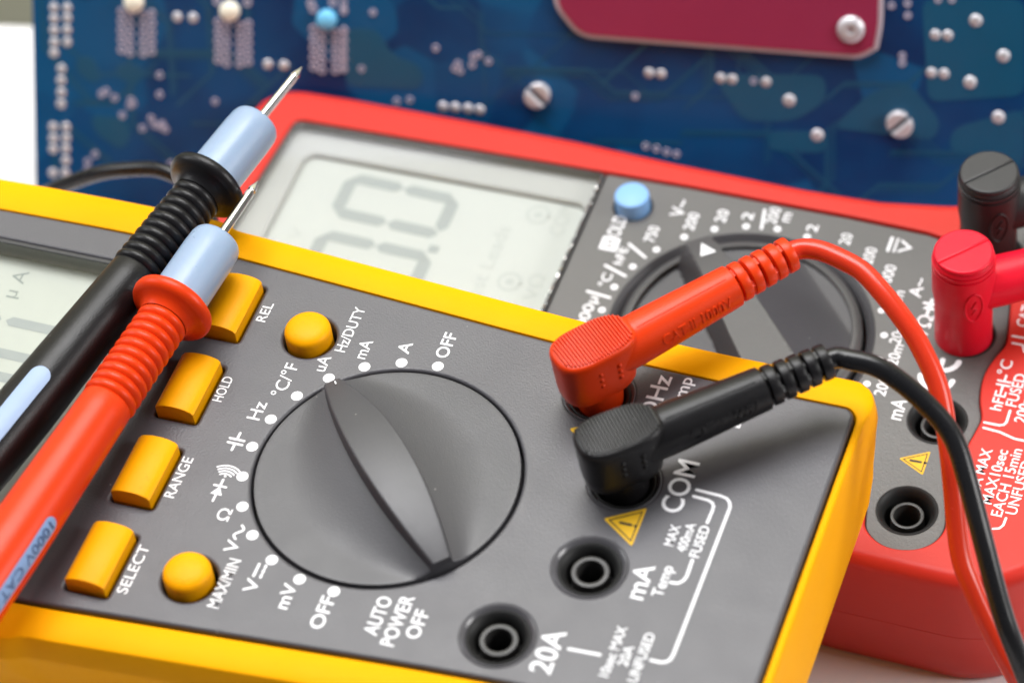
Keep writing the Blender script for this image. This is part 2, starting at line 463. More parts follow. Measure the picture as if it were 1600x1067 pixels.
# ------------------------------------------------------------------ red multimeter
VR = 91.4; WR = -45.0
def build_red():
    T = thing("red_multimeter", (10, VR, 0), "red multimeter lying on the table with grey face, seen under and behind the yellow meter", "multimeter")
    hw = [(-93, 48.6), (-70, 49.3), (-40, 49.2), (-10, 48.8), (15, 47.6), (47, 46.8), (65, 47.3), (82, 50.2), (88, 53.6), (95, 55.4), (150, 55.8)]
    us = [-93 + 2 * i for i in range(112)] + [130, 130.8, 131]
    hn = [(-93, 48.6), (-70, 49.3), (-10, 49.2), (30, 49.0), (50, 50.5), (66, 53.6), (80, 55.4), (105, 55.8), (150, 55.8)]
    bot = [(u, VR - interp(hn, u)) for u in us]; top = [(u, VR + interp(hw, u)) for u in reversed(us)]
    # round the left and right ends
    def ends(u):
        d = 0
        if u < -81: d = 12 - math.sqrt(max(0, 144 - (-81 - u) ** 2))
        if u > 107: d = 24 - math.sqrt(max(0, 576 - (u - 107) ** 2))
        return d
    bot = [(p[0], p[1] + ends(p[0])) for p in bot]; top = [(p[0], p[1] - ends(p[0])) for p in top]
    outer = resample(bot + top, 1.5)
    # outline of the opening: display on the left, face with lobes round the sockets on the right
    lobe = [(84.2, 130.9), (86.6, 138.0), (91.6, 141.7), (97.6, 141.5), (102.2, 138.3), (103.8, 132.8), (102.0, 124.0), (101.7, 118.0), (102.6, 112.0), (103.6, 106.0), (103.9, 102.0), (102.3, 97.0), (101.5, 91.8)]
    lobe_m = [(u, 2 * VR - v) for u, v in reversed(lobe[:-1])]
    right = [(p[0], p[1]) for p in catmull([(u, v, 0) for u, v in [(78, 131.2)] + lobe + lobe_m + [(78, 51.6)]], 5)]
    poly = [tuple(p) for p in reversed(right)]          # lower end ... upper end, counter-clockwise (right side going up)
    lf = [(60, 131.8), (20, 132.0)] + [tuple(p) for p in reversed(fillet([(0, 51.0), (-86.0, 52.6), (-80.3, 130.3), (0, 131.6)], [0, 3, 3, 0]))] + [(20, 50.8), (60, 51.0)]
    opening = resample(poly + lf, 1.2)
    # case: top rim with opening, then the rounded shoulder, the side and the base
    rim = plate(offset(outer, -3.2), [opening], WR, WR)
    sh = []
    for k in range(9):
        a = math.pi / 2 * k / 8; sh.append(ring3(offset(outer, -3.2 + 3.2 * math.sin(a)), WR - 3.2 * (1 - math.cos(a))))
    def far(d, ins): return lambda nx, ny, p: d - ins * max(0.0, ny) ** 2
    sh += [ring3(offset(outer, far(0.4, 3.0)), WR - 9), ring3(offset(outer, far(0.5, 8.5)), WR - 19.0), ring3(offset(outer, far(0.38, 8.6)), WR - 19.1), ring3(offset(outer, far(0.38, 8.7)), WR - 19.25), ring3(offset(outer, far(0.46, 8.8)), WR - 19.35),
           ring3(offset(outer, far(0.1, 13)), WR - 27), ring3(offset(outer, far(-0.5, 16.5)), WR - 33), ring3(offset(outer, far(-1.4, 17.5)), WR - 36.6), ring3(offset(outer, far(-2.6, 18)), WR - 37.8)]
    body = loft(sh, False, True)
    lip = loft([ring3(opening, WR), ring3(offset(opening, -0.15), WR - 0.03), ring3(offset(opening, -0.4), WR - 0.25), ring3(offset(opening, -0.5), WR - 0.6), ring3(offset(opening, -0.5), WR - 9)], False, False)
    mk("case", join(rim, body, lip), RED, T, 40)
    # face plate
    op = offset(opening, -0.62)
    face_out = [p for p in op if p[0] > -0.2]
    i0 = max(range(len(face_out)), key=lambda i: (math.hypot(face_out[i][0] - face_out[i - 1][0], face_out[i][1] - face_out[i - 1][1])))
    face_out = face_out[i0:] + face_out[:i0]
    JU, JV = 94.2, [52.3, 78.0, 103.5, 128.8]
    wf = WR - 0.9
    holes = [circle(44.8, 91.4, 30.4, 96), circle(9.2, 122.7, 4.6, 40)] + [circle(JU, v, 6.55, 48) for v in JV]
    mk("face_panel", plate(face_out, holes, wf - 4, wf, 0.35), RGREY, T, 40)
    lab = ["empty socket nearest the viewer", "socket crossed by the two leads", "socket holding the crimson plug", "socket holding the black plug"]
    for v, l in zip(JV, lab): jack(T, JU, v, wf, 6.15, 3.7, 2.8, 1.7, l)
    # hold button
    b = mk("push_button", lathe((9.2, 122.7, wf), (0, 0, 1), [(-3, 4.1), (3.4, 4.1), (3.9, 3.9), (4.15, 3.4), (4.2, 0.02)], 48, False, True), BBTN, T)
    b["label"] = "light blue round hold button"
    # display
    w1 = WR - 3.6
    x0, x1, y0, y1 = -79.5, -0.6, 53.2, 129.8
    inner = rrect(-74.5, 1.2 - 3.5, 59.5, 123.0, 3.0)
    mk("display_bezel", plate([(-87.5, 51.0), (-0.4, 50.6), (-0.4, 132.0), (-81.8, 131.2)], [inner], w1 - 2.0, w1, 0.7), BEZEL, T)
    wp_ = [p for p in offset(opening, -0.7) if p[0] < -0.2]
    k0 = max(range(len(wp_)), key=lambda q: math.hypot(wp_[q][0] - wp_[q - 1][0], wp_[q][1] - wp_[q - 1][1])); wp_ = wp_[k0:] + wp_[:k0]
    mk("bezel_wall", loft([ring3(wp_, WR - 0.45), ring3(wp_, w1 - 0.3)], False, False, closed=False), BEZELD, T)
    scr = mk("display_screen", flat([(-77, 57), (0.8 - 1.2, 57), (0.8 - 1.2, 126), (-77, 126)], w1 - 1.6), LCD2, T, flat=True)
    ws = w1 - 1.55
    def zero(vl, vr):
        ut, um, ub = -61.2, -47.8, -34.6
        for a in ((ut, vl, ut, vr), (ut, vr, um, vr - 0.4), (um, vr - 0.4, ub, vr - 0.9), (ub, vl, ub, vr - 0.6), (ut, vl, um, vl - 0.4), (um, vl - 0.4, ub, vl - 0.9)):
            mk("digit_segment", segment(*a, 3.3, ws), SEG2, scr, flat=True)
    zero(107.4, 118.9); zero(88.6, 99.9); zero(69.8, 81.1)
    mk("decimal_point", flat(rrect(-35.2, -32.7, 100.7, 103.0, 0.4, 3), ws), SEG2, scr, flat=True)
    mk("printed_text", text_geo("Test Leads", -20.0, 86.0, 112.8, 3.6, ws, 0.0), SEG3, scr, flat=True)
    for u, v in ((-13.4, 118.3), (-13.0, 96.6)):
        mk("socket_icon", join(stroke(arc_pts(u, v, 2.6, 0, 360, 28), 0.7, ws), flat(circle(u, v, 1.1, 20), ws)), SEG3, scr, flat=True)
    mk("printed_text", text_geo("COM", -7.4, 113.0, 123.0, 3.6, ws, 0.0), SEG3, scr, flat=True)
    mk("printed_text", text_geo("VΩ", -6.8, 92.2, 100.5, 3.6, ws, 0.0), SEG3, scr, flat=True)
    mk("printed_text", text_geo("V", -68.0, 96.7, 100.3, 3.2, ws, 0.0), SEG3, scr, flat=True)
    mk("display_window", plate([(-84.6, 53.6), (-1.3, 52.4), (-1.3, 130.6), (-79.4, 129.3)], [], WR - 1.9, WR - 0.7, 0.3), GLASS, T)
    # bright beads added to imitate the sparkle of the jagged glass edge
    ch = []
    rnd = random.Random(3)
    for k in range(46):
        v = 88 + k * 0.92 + rnd.uniform(-0.3, 0.3); r = rnd.uniform(0.12, 0.42)
        ch.append(lathe((-0.95 + rnd.uniform(-0.15, 0.15), v, WR - 0.62), (rnd.uniform(-.6, .6), rnd.uniform(-.6, .6), 1), [(-r * 0.6, 0.02), (0, r), (r * 0.5, r * 0.6), (r * 0.8, 0.02)], 5, False, False))
    tag(mk("edge_sparkle_beads", join(*ch), STEEL, T, 20), kind="stuff")
    mk("window_edge", box(-1.25, -0.35, 52.4, 130.6, WR - 4.5, WR - 0.75), BLKM, T)
    # selector
    K = mk("selector_dial", lathe((44.8, 91.4, wf), (0, 0, 1), [(-4, 30.45), (0.05, 30.45), (0.12, 30.3), (0.0, 30.15), (-1.6, 28.6), (-4, 28.5)], 96, False, False), RKNOB, T)
    mk("dial_rim", lathe((44.8, 91.4, wf), (0, 0, 1), [(-4, 27.95), (0.1, 27.7), (0.7, 27.2), (1.05, 26.3), (1.1, 25.6), (0.8, 25.3)], 96, False, False), RKTOP, K)
    ang = math.radians(128.0); ca, sa = math.cos(ang), math.sin(ang)
    def khz(p, q):
        r = math.hypot(p, q)
        base = 0.2
        H = 8.6 - 2.6 * max(0, (p - 8) / 18.0) ** 2
        qa, qb = 3.4 + 0.035 * (25 - p), -(3.2 + 0.075 * (25 - p))     # edges of the bar: cliff side and slope side
        if qb <= q <= qa: return H + 0.02 * q
        if q < qb:
            d = qb - q; k = max(0.0, 1 - d / 17.0)
            if p > 14: k *= max(0.0, 1 - (p - 14) / 3.0)
            return base + (H - base) * k ** 1.25
        d = q - qa; k = max(0.0, 1 - d / 2.2); return base - 0.6 + (H - base + 0.6) * k ** 0.8
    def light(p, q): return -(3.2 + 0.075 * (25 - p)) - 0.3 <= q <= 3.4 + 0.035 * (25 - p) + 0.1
    nr, na = 70, 220; V = []; Fc = []
    for i in range(nr + 1):
        r = 25.4 * i / nr
        for j in range(na):
            a = 2 * math.pi * j / na; x, y = r * math.cos(a), r * math.sin(a)
            p = x * ca + y * sa; q = -x * sa + y * ca
            V.append((44.8 + x, 91.4 + y, wf + khz(p, q) * (1.0 if i < nr else 1.0)))
    for i in range(nr):
        for j in range(na):
            k = (j + 1) % na; Fc.append((i * na + j, (i + 1) * na + j, (i + 1) * na + k, i * na + k))
    lastr = [(44.8 + 25.4 * math.cos(2 * math.pi * j / na), 91.4 + 25.4 * math.sin(2 * math.pi * j / na), wf - 1) for j in range(na)]
    V += lastr
    for j in range(na):
        k = (j + 1) % na; Fc.append((nr * na + j, (nr + 1) * na + j, (nr + 1) * na + k, nr * na + k))
    gr = mk("grip", (V, Fc), RKNOB, K, 30)
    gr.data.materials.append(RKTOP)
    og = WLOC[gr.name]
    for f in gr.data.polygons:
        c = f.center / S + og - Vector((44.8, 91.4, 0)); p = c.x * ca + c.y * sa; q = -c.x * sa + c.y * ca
        if light(p, q) and f.normal.z > 0.6: f.material_index = 1  # up-facing top of the bar takes the lit grey
    def kp(p, q): return (44.8 + p * ca - q * sa, 91.4 + p * sa + q * ca)
    tri = [kp(22.8, 0), kp(18.3, 2.1), kp(18.3, -2.1)]
    hz = wf + 8.2
    Vt = [(*kp(23.2, 0), wf + khz(23.2, 0) + 0.12), (*kp(18.6, 1.9), wf + khz(18.6, 1.9) + 0.14), (*kp(18.6, -1.9), wf + khz(18.6, -1.9) + 0.14)]
    mk("pointer_mark", (Vt, [(0, 1, 2)]), WHITE, K, flat=True)
    # printing
    wp = wf + 0.05
    PT = [("OLD", 7.5, 112.6, 118.9, 3.3), ("V~", 20.0, 122.0, 127.5, 3.3), ("200", 24.0, 118.7, 124.1, 2.6), ("20", 30.4, 122.8, 126.7, 2.6), ("2", 36.3, 125.0, 127.3, 2.6), ("200", 42.0, 125.2, 130.3, 2.6), ("m", 44.9, 126.6, 129.4, 2.6),
          ("750", 16.2, 112.9, 117.8, 2.6), ("hFE", 11.3, 104.4, 109.8, 2.2), ("°C", 10.2, 97.2, 101.2, 2.4), ("2000µ", 9.0, 81.6, 93.6, 2.6), ("2", 51.9, 125.1, 127.3, 2.6), ("20", 60.3, 123.0, 126.5, 2.6), ("200", 66.9, 118.6, 123.6, 2.6), ("1000", 72.6, 112.9, 119.5, 2.6),
          ("V", 74.3, 123.6, 127.8, 2.9), ("A~", 80.0, 111.5, 117.3, 2.9), ("2m", 76.4, 107.5, 112.5, 2.6), ("VΩ", 84.3, 99.6, 106.9, 3.2), ("20m", 79.3, 97.0, 103.2, 2.6), ("20m", 80.3, 90.8, 97.0, 2.6), ("200", 80.0, 81.6, 87.0, 2.6), ("mA", 84.8, 75.9, 81.8, 3.4)]
    for s, um, v0, v1, cap in PT: mk("printed_text", text_geo(s, um, v0, v1, cap, wp, 0.006), WHITE, T, flat=True)
    # boxed letter H of the hold legend: four white pieces leave the letter showing
    hb = mk("printed_box", flat([(5.5, 108.0), (9.7, 108.0), (9.7, 112.1), (5.5, 112.1)], wp), WHITE, T, flat=True)
    mk("printed_text", text_geo("H", 7.6, 108.9, 111.2, 2.7, wp + 0.04, 0.012), RGREY, hb, flat=True)
    mk("printed_symbol", join(stroke([(70.6, 123.7), (70.6, 127.7)], 0.75, wp), stroke([(72.0, 123.7), (72.0, 124.7)], 0.5, wp), stroke([(72.0, 125.2), (72.0, 126.2)], 0.5, wp), stroke([(72.0, 126.7), (72.0, 127.7)], 0.5, wp)), WHITE, T, flat=True)
    mk("printed_symbol", diode_geo(84.2, 107.3, 111.6, 3.0, wp, 0.7), WHITE, T, flat=True)
    for pts in ([(39.6, 129.0), (40.5, 123.2)], [(12.0, 111.1), (17.0, 108.0)], [(8.7, 103.4), (14.3, 101.4)], [(7.2, 94.8), (12.9, 94.2)]):
        mk("printed_line", stroke(pts, 0.62, wp), WHITE, T, flat=True)
    st = 2 * math.pi / 27.7
    dot = mesh_of("dot_mark", [Vector((0, 0, 0))] + [Vector((0.85 * math.cos(k * math.pi / 10), 0.85 * math.sin(k * math.pi / 10), 0)) for k in range(20)], [(0, k + 1, (k + 1) % 20 + 1) for k in range(20)], WHITE, (0, 0, 0), flat=True)
    for k in range(-1, 17):
        a = math.radians(182.1) - st * k
        place("dot_mark", dot, (44.8 + 32.55 * math.cos(a), 91.4 + 32.55 * math.sin(a), wp + ZT), T)
    # conformity mark: C and E arcs opening to the right of the lettering
    def opn(u, v, r, w): return stroke(arc_pts(u, v, r, 180 + 5, 360 - 5, 18), 1.35, w)
    mk("conformity_mark", join(opn(91.0, 89.9, 3.6, wp), opn(91.0, 95.6, 3.6, wp), stroke([(91.0, 92.4), (91.0, 95.0)], 1.2, wp + 0.01)), WHITE, T, flat=True)
    warning(T, [(88.8, 65.6), (95.0, 69.2), (95.0, 62.4)], wp)
    # printing on the red end
    we = WR + 0.05
    for s, um, v0, v1, cap in [("hFE", 105.8, 83.3, 88.8, 2.5), ("°C", 105.0, 93.6, 97.8, 2.6), ("FUSED", 108.8, 85.2, 94.6, 2.5), ("200mA", 111.7, 81.2, 92.0, 2.5), ("10A MAX", 106.8, 59.2, 72.3, 2.4),
                               ("MAX10sec", 110.1, 57.7, 72.9, 2.4), ("EACH 15min", 113.0, 55.0, 73.9, 2.4), ("UNFUSED", 115.9, 56.3, 71.2, 2.4), ("CAT", 105.6, 108.1, 114.4, 2.6)]:
        mk("printed_text", text_geo(s, um, v0, v1, cap, we, 0.008), WHITE, T, flat=True)
    mk("printed_symbol", cap_geo(105.8, 91.1, we, 2.8, 0.5), WHITE, T, flat=True)
    for pts in ([(109.0, 83.9), (109.0, 80.6), (108.6, 79.7), (107.7, 79.3), (104.4, 79.3)], [(104.6, 77.8), (108.3, 77.5), (111.8, 76.5), (116, 76.5)], [(115.2, 55.0), (115.1, 53.0), (114.5, 52.0), (113.2, 51.5)], [(104.4, 104.9), (110, 105.1)], [(104.9, 102.9), (107.2, 102.9), (108.0, 101.1)]):
        mk("printed_line", stroke(pts, 0.55, we), WHITE, T, flat=True)
build_red()

# ------------------------------------------------------------------ yellow multimeter
def build_yellow():
    T = thing("yellow_multimeter", (-20, 0, ZT - 45), "yellow multimeter with grey face and large selector knob, resting on the red meter", "multimeter")
    hw = [(-140, 47.6), (-111, 48.5), (-81, 49.0), (-60, 48.6), (-53, 48.0), (-40, 47.1), (-27, 46.1), (-3, 44.3), (19, 42.6), (42, 41.3), (60, 40.9), (87.3, 40.8)]
    us = [-140 + i * 2.0 for i in range(113)] + [87.3]
    hws = [sum(interp(hw, u + k * 3) for k in range(-3, 4)) / 7 for u in us]
    bot = [(u, -h) for u, h in zip(us, hws)]; top = [(u, h) for u, h in zip(us, hws)][::-1]
    def rnd(u):
        d = 0
        if u < -130: d = 10 - math.sqrt(max(0, 100 - (-130 - u) ** 2))
        return d
    bot = [(p[0], p[1] + rnd(p[0])) for p in bot]; top = [(p[0], p[1] - rnd(p[0])) for p in top]
    cr = 2.6
    bot = [p for p in bot if p[0] < 87.3 - cr]; top = [p for p in top if p[0] < 87.3 - cr]
    yb, yt = bot[-1][1], top[0][1]
    corner0 = [(87.3 - cr + cr * math.sin(math.radians(a)), yb + cr - cr * math.cos(math.radians(a))) for a in range(10, 91, 10)]
    corner1 = [(87.3 - cr + cr * math.cos(math.radians(a)), yt - cr + cr * math.sin(math.radians(a))) for a in range(0, 90, 10)]
    out = resample(bot + corner0 + corner1 + top, 1.6)
    side = [(0.45, -5), (0.45, -0.9), (0.6, -0.62), (1.0, -0.5), (4.0, -0.35), (7.0, -0.55), (7.7, -0.85), (8.1, -1.5), (9.0, -5.6), (9.15, -6.3), (9.0, -7.0), (7.2, -14), (5.2, -21), (2.2, -31), (-1.2, -41), (-2.4, -44.2), (-4.0, -44.9)]
    end = [(0.45, -5), (0.45, -1.5), (0.55, -1.2), (0.75, -1.1), (1.2, -1.1), (1.7, -1.2), (1.95, -1.45), (2.1, -2.0), (2.3, -6), (2.4, -7), (2.5, -8), (2.9, -15), (3.2, -22), (2.6, -28), (-0.5, -36), (-3.5, -43), (-5.5, -44.9)]
    def blend(k):
        def f(nx, ny, p):
            t = max(0.0, nx) ** 2
            g = min(1.0, max(0.0, (-57.0 - p[0]) / 4.0)); g = g * g * (3 - 2 * g)
            return side[k][0] * (1 - t) + end[k][0] * t + (1.4 * g if side[k][0] > 6 else 0)
        return f
    rings = []
    for k in range(len(side)):
        pts = []
        n = len(out); off = offset(out, blend(k))
        for q in range(n):
            a, c = out[q - 1], out[(q + 1) % n]; L = math.hypot(c[0] - a[0], c[1] - a[1]) or 1
            t = max(0.0, (c[1] - a[1]) / L) ** 2
            pts.append((off[q][0], off[q][1], side[k][1] * (1 - t) + end[k][1] * t))
        rings.append(pts)
    mk("case", loft(rings, False, True), YEL, T, 30)
    # face plate
    BU = [(-53.0, -44.2, -43.1 + 23.0 * k, -27.9 + 23.0 * k) for k in range(4)]
    JK = [(35.2, -31.4, "empty socket lowest in the picture"), (47.3, -11.1, "empty socket in the middle of the row"), (47.3, 11.1, "socket holding the black plug"), (35.2, 31.4, "socket holding the red plug")]
    holes = [circle(0, 0, 28.05, 110), rrect(-126, -69, -36, 40.6, 2.0)]
    holes += [rrect(a - 0.45, b + 0.55, c - 0.45, d + 0.45, 0.8, 3) for a, b, c, d in BU] + [circle(-29.4, 30.9, 5.75, 48), circle(-29.4, -34.6, 5.75, 48)] + [circle(u, v, 7.3, 56) for u, v, _ in JK]
    mk("face_panel", plate(offset(out, -0.1), holes, -7.0, 0.0, 0.7), GREY, T, 40)
    mk("inner_board", flat(offset(out, -3), -7.5), HOLE, T, flat=True)
    for u, v, l in JK:
        j = jack(T, u, v, -0.6, 5.95, 3.9, 2.7, 0.8, l)
        mk("socket_rim", lathe((u, v, 0), (0, 0, 1), [(-3, 6.2), (-1.3, 6.2), (-0.9, 6.35), (0.0, 7.15), (0.1, 7.35), (0.02, 7.55), (-2, 7.6)], 56, False, False), SATIN, j)
    # rectangular buttons: shallow crowned bars
    names = ["select button", "range button", "hold button", "relative button"]
    for (a, b, c, d), nm in zip(BU, names):
        rings = []
        n = 14
        prof = [(a + (b - a) * k / n, 3.7 - 1.15 * abs(2 * k / n - 1) ** 2.4 - (0.3 if k in (0, n) else 0)) for k in range(n + 1)]
        sec = [(a, -6)] + prof + [(b, -6)]
        for vv, s in ((c, 0.45), (c + 0.12, 0.12), (c + 0.5, 0.0), (d - 0.5, 0.0), (d - 0.12, 0.12), (d, 0.45)):
            rings.append([(min(max(u, a + s), b - s), vv, w - (s if w > 0 else 0)) for u, w in sec])
        o = mk("push_button", loft(rings), YBTN, T, 32); o["label"] = "yellow rectangular " + nm
    for v in (30.9, -34.6):
        pr = [(-6, 5.0), (1.6, 5.0), (2.2, 4.9), (2.8, 4.5), (3.25, 3.7), (3.55, 2.6), (3.7, 1.3), (3.75, 0.02)]
        o = mk("push_button", lathe((-29.6, v, 0), (0, 0, 1), pr, 48, False, True), YBTN, T, 60); o["label"] = "yellow domed round button"
    # selector knob: dished disc with a lens-shaped grip
    ang = math.radians(135.0); ca, sa = math.cos(ang), math.sin(ang); RK = 27.45
    def prof_(p):
        t = min(1.0, abs(p) / 28.5); return 1.9 - 1.0 * p / 28.0 + 5.5 * (1 - t * t), 1.65 + 3.45 * (1 - t * t), 3.0 + 11.5 * (1 - t * t)
    def hz(p, q):
        H, hwq, reach = prof_(p); base = 0.12
        d = max(0.0, abs(q) - hwq); k2 = max(0.0, 1 - d / reach)
        return base + (H - base) * 0.46 * k2 ** 1.8
    nr, na = 60, 200; V = []; Fc = []
    rad = [RK * i / nr for i in range(nr)] + [RK - 0.12, RK]
    drop = [0.0] * (nr) + [0.03, 0.2]
    for r, dz in zip(rad, drop):
        for j in range(na):
            a = 2 * math.pi * j / na; x, y = r * math.cos(a), r * math.sin(a)
            V.append((x, y, hz(x * ca + y * sa, -x * sa + y * ca) - dz))
    for j in range(na):
        a = 2 * math.pi * j / na; V.append((RK * math.cos(a), RK * math.sin(a), -5.0))
    for i in range(len(rad)):
        for j in range(na):
            k = (j + 1) % na; Fc.append((i * na + j, (i + 1) * na + j, (i + 1) * na + k, i * na + k))
    K = mk("selector_knob", (V, Fc), KNOBG, T, 40)
    def kp(p, q): return (p * ca - q * sa, p * sa + q * ca)
    secs = []
    N = 56
    for k in range(N + 1):
        p = -27.35 + (27.35 + 28.15) * k / N
        H, hwq, _r = prof_(p); lo = 0.0
        secs.append([(*kp(p, q), w) for q, w in ((-hwq - 0.75, lo), (-hwq - 0.18, H - 0.9), (-hwq, H - 0.22), (-hwq + 0.16, H - 0.05), (-hwq + 0.45, H), (0, H + 0.05), (hwq - 0.45, H), (hwq - 0.16, H - 0.05), (hwq, H - 0.22), (hwq + 0.18, H - 0.9), (hwq + 0.75, lo))])
    mk("grip", loft(secs), KNOBG, K, 38)
    mk("pointer_mark", stroke([kp(26.6, -0.3), kp(26.0, -0.2)], 0.3, 2.35), WHITE, K, flat=True)
    # display
    scr = mk("display_screen", flat([(-128, -38), (-67.5, -38), (-67.5, 42), (-128, 42)], -5.0), LCD, T, flat=True)
    ws = -4.95
    for u0, v0, u1, v1 in [(-98.6, 22.4, -80, 22.2), (-117, 22.6, -99.6, 22.4), (-113, 13.8, -99.5, 13.7), (-98.5, 13.6, -80, 13.4), (-98.5, 7.5, -80, 7.3), (-114, 7.6, -99.5, 7.5), (-117.6, 23.0, -117.6, 14.2), (-98.6, -6.0, -80, -6.2), (-98.6, -14.0, -80, -14.2)]:
        mk("digit_segment", segment(u0, v0, u1, v1, 2.6, ws), SEG2, scr, flat=True)
    mk("printed_text", text_geo("µ A", -101.0, 28.6, 36.6, 3.4, ws, 0.0), SEG, scr, flat=True)
    mk("display_window", plate(rrect(-124.9, -70.1, -34.9, 39.3, 1.3), [], -1.7, 0.15, 0.45), GLASS, T)
    mk("window_frame", plate(rrect(-125.95, -69.05, -35.95, 40.55, 2.0), [rrect(-125.0, -70.0, -35.0, 39.4, 1.2)], -4.9, -0.1, 0.2), BLKM, T)
    # printing
    wp = 0.05
    PT = [("REL", -41.4, 32.2, 37.5, 2.2), ("HOLD", -42.0, 9.4, 16.2, 2.2), ("RANGE", -41.8, -16.7, -6.0, 2.3), ("SELECT", -41.5, -41.6, -29.3, 2.3),
          ("Hz/DUTY", -21.7, 28.6, 41.2, 2.4), ("MAX/MIN", -22.2, -40.0, -27.7, 2.6), ("mA", -17.0, 27.9, 33.0, 2.7), ("uA", -24.1, 22.5, 26.7, 2.7), ("°C/°F", -30.1, 14.0, 23.0, 2.9),
          ("Hz", -32.7, 6.8, 11.6, 2.9), ("A", -8.6, 31.5, 34.6, 2.7), ("OFF", -0.3, 32.4, 39.3, 2.8), ("Ω", -28.8, -19.4, -16.3, 2.6), ("V", -24.2, -26.4, -23.4, 2.8), ("V", -16.6, -34.6, -31.3, 2.8), ("mV", -8.9, -36.6, -30.5, 2.8),
          ("OFF", -0.4, -39.3, -31.4, 2.9), ("AUTO", 10.6, -37.9, -28.5, 2.9), ("POWER", 14.8, -39.4, -27.1, 2.9), ("OFF", 18.9, -36.5, -29.6, 2.9), ("20A", 45.8, -37.6, -27.2, 4.4), ("mA", 57.9, -16.1, -7.6, 3.9), ("Temp", 62.2, -14.4, -6.8, 2.3),
          ("MAX", 60.7, -2.0, 3.2, 2.0), ("400mA", 63.5, -2.8, 4.4, 2.0), ("FUSED", 66.4, -3.4, 4.5, 2.0), ("10sec MAX", 58.1, -35.1, -23.0, 2.0), ("20A", 60.8, -31.8, -27.0, 2.0), ("UNFUSED", 63.8, -34.8, -23.1, 2.0), ("COM", 58.4, 6.0, 19.4, 4.4),
          ("VΩHz", 46.6, 24.0, 39.5, 3.7), ("Temp", 51.4, 29.8, 40.2, 2.7), ("E", 64.6, 30.0, 32.0, 2.3)]
    for s, um, v0, v1, cap in PT: mk("printed_text", text_geo(s, um, v0, v1, cap, wp, 0.004 if um < -15 and cap < 3.0 else 0.012), WHITE, T, flat=True)
    # tilde, direct current dashes, capacitor, diode and buzzer arcs
    til = [(-24.2 - 0.7 * math.sin(2 * math.pi * k / 16), -23.0 + 3.5 * k / 16) for k in range(17)]
    mk("printed_symbol", stroke(til, 0.5, wp), WHITE, T, flat=True)
    mk("printed_symbol", join(stroke([(-17.1, -30.6), (-17.1, -27.6)], 0.55, wp), *[stroke([(-15.6, -30.6 + k * 1.2), (-15.6, -30.0 + k * 1.2)], 0.55, wp) for k in range(3)]), WHITE, T, flat=True)
    mk("printed_symbol", cap_geo(-33.8, 0.4, wp), WHITE, T, flat=True)
    mk("printed_symbol", join(diode_geo(-32.5, -15.2, -9.6, 2.6, wp, 0.5), flat(circle(-32.5, -8.6, 0.3, 10), wp), *[stroke(arc_pts(-32.5, -10.0, r, 52, 128, 8), 0.36, wp) for r in (2.0, 2.7, 3.4, 4.1)]), WHITE, T, flat=True)
    dot = mesh_of("dot_mark", [Vector((0, 0, 0))] + [Vector((1.25 * math.cos(k * math.pi / 12), 1.25 * math.sin(k * math.pi / 12), 0)) for k in range(24)], [(0, k + 1, (k + 1) % 24 + 1) for k in range(24)], WHITE, (0, 0, 0), flat=True)
    for k in range(13):
        a = math.radians(90 + 15 * k)
        place("dot_mark", dot, (30 * math.cos(a), 30 * math.sin(a), wp + ZT), T)
    for pts in ([(62.0, 12.7), (67.0, 12.5), (68.4, 12.2), (69.3, 11.4), (69.75, 10.2), (69.75, 7.5), (69.6, -26.6), (69.4, -27.9), (68.8, -28.7), (67.8, -29.1), (65.8, -29.1)],
                [(61.9, 11.0), (65.0, 10.8), (66.0, 10.4), (66.5, 9.6), (66.6, 8.6), (66.5, 5.4)], [(66.4, -4.2), (66.5, -8.2), (66.2, -9.4), (65.4, -10.3), (63.9, -10.5)], [(49.6, -30.8), (55.9, -30.5)]):
        mk("printed_line", stroke(pts, 0.65, wp), WHITE, T, flat=True)
    warning(T, [(46.2, 1.0), (53.8, 5.8), (53.8, -4.1)], wp)
    warning(T, [(32.1, 21.1), (39.7, 25.9), (39.7, 16.0)], wp)
    # fold-out stand that carries the near side, out of the picture below
    st = [[(u, v + dv, w) for u, v in ((-75, -29), (-70, -33.5), (35, -33.5), (40, -29), (35, -26), (-70, -26))] for dv, w in ((0, -43.5), (-7, -ZT + 1.0), (-7, -ZT + 0.02))]
    mk("tilt_stand", loft(st), YEL, T, 30)
build_yellow()

# ------------------------------------------------------------------ elbow plugs of the test leads
def wrap_text(s, P0, d, up, r0, r1, x0, x1, h, phi, bold=0.01, lift=0.06, flip=False, ext=0.0):
    """lettering laid round a cone: along the axis from x0 to x1, centred on angle phi"""
    V, Fc = glyphs(s, bold, ext); sx0 = min(v[0] for v in V); sx1 = max(v[0] for v in V)
    side = d.cross(up).normalized(); out = []
    for v in V:
        t = (v[0] - sx0) / (sx1 - sx0); x = x0 + (x1 - x0) * t; r = r0 + (r1 - r0) * t + lift + v[2]
        a = phi + (1 if flip else -1) * (v[1] / _cap - 0.5) * h / r
        out.append(tuple(P0 + d * x + (up * math.cos(a) + side * math.sin(a)) * r))
    return out, Fc

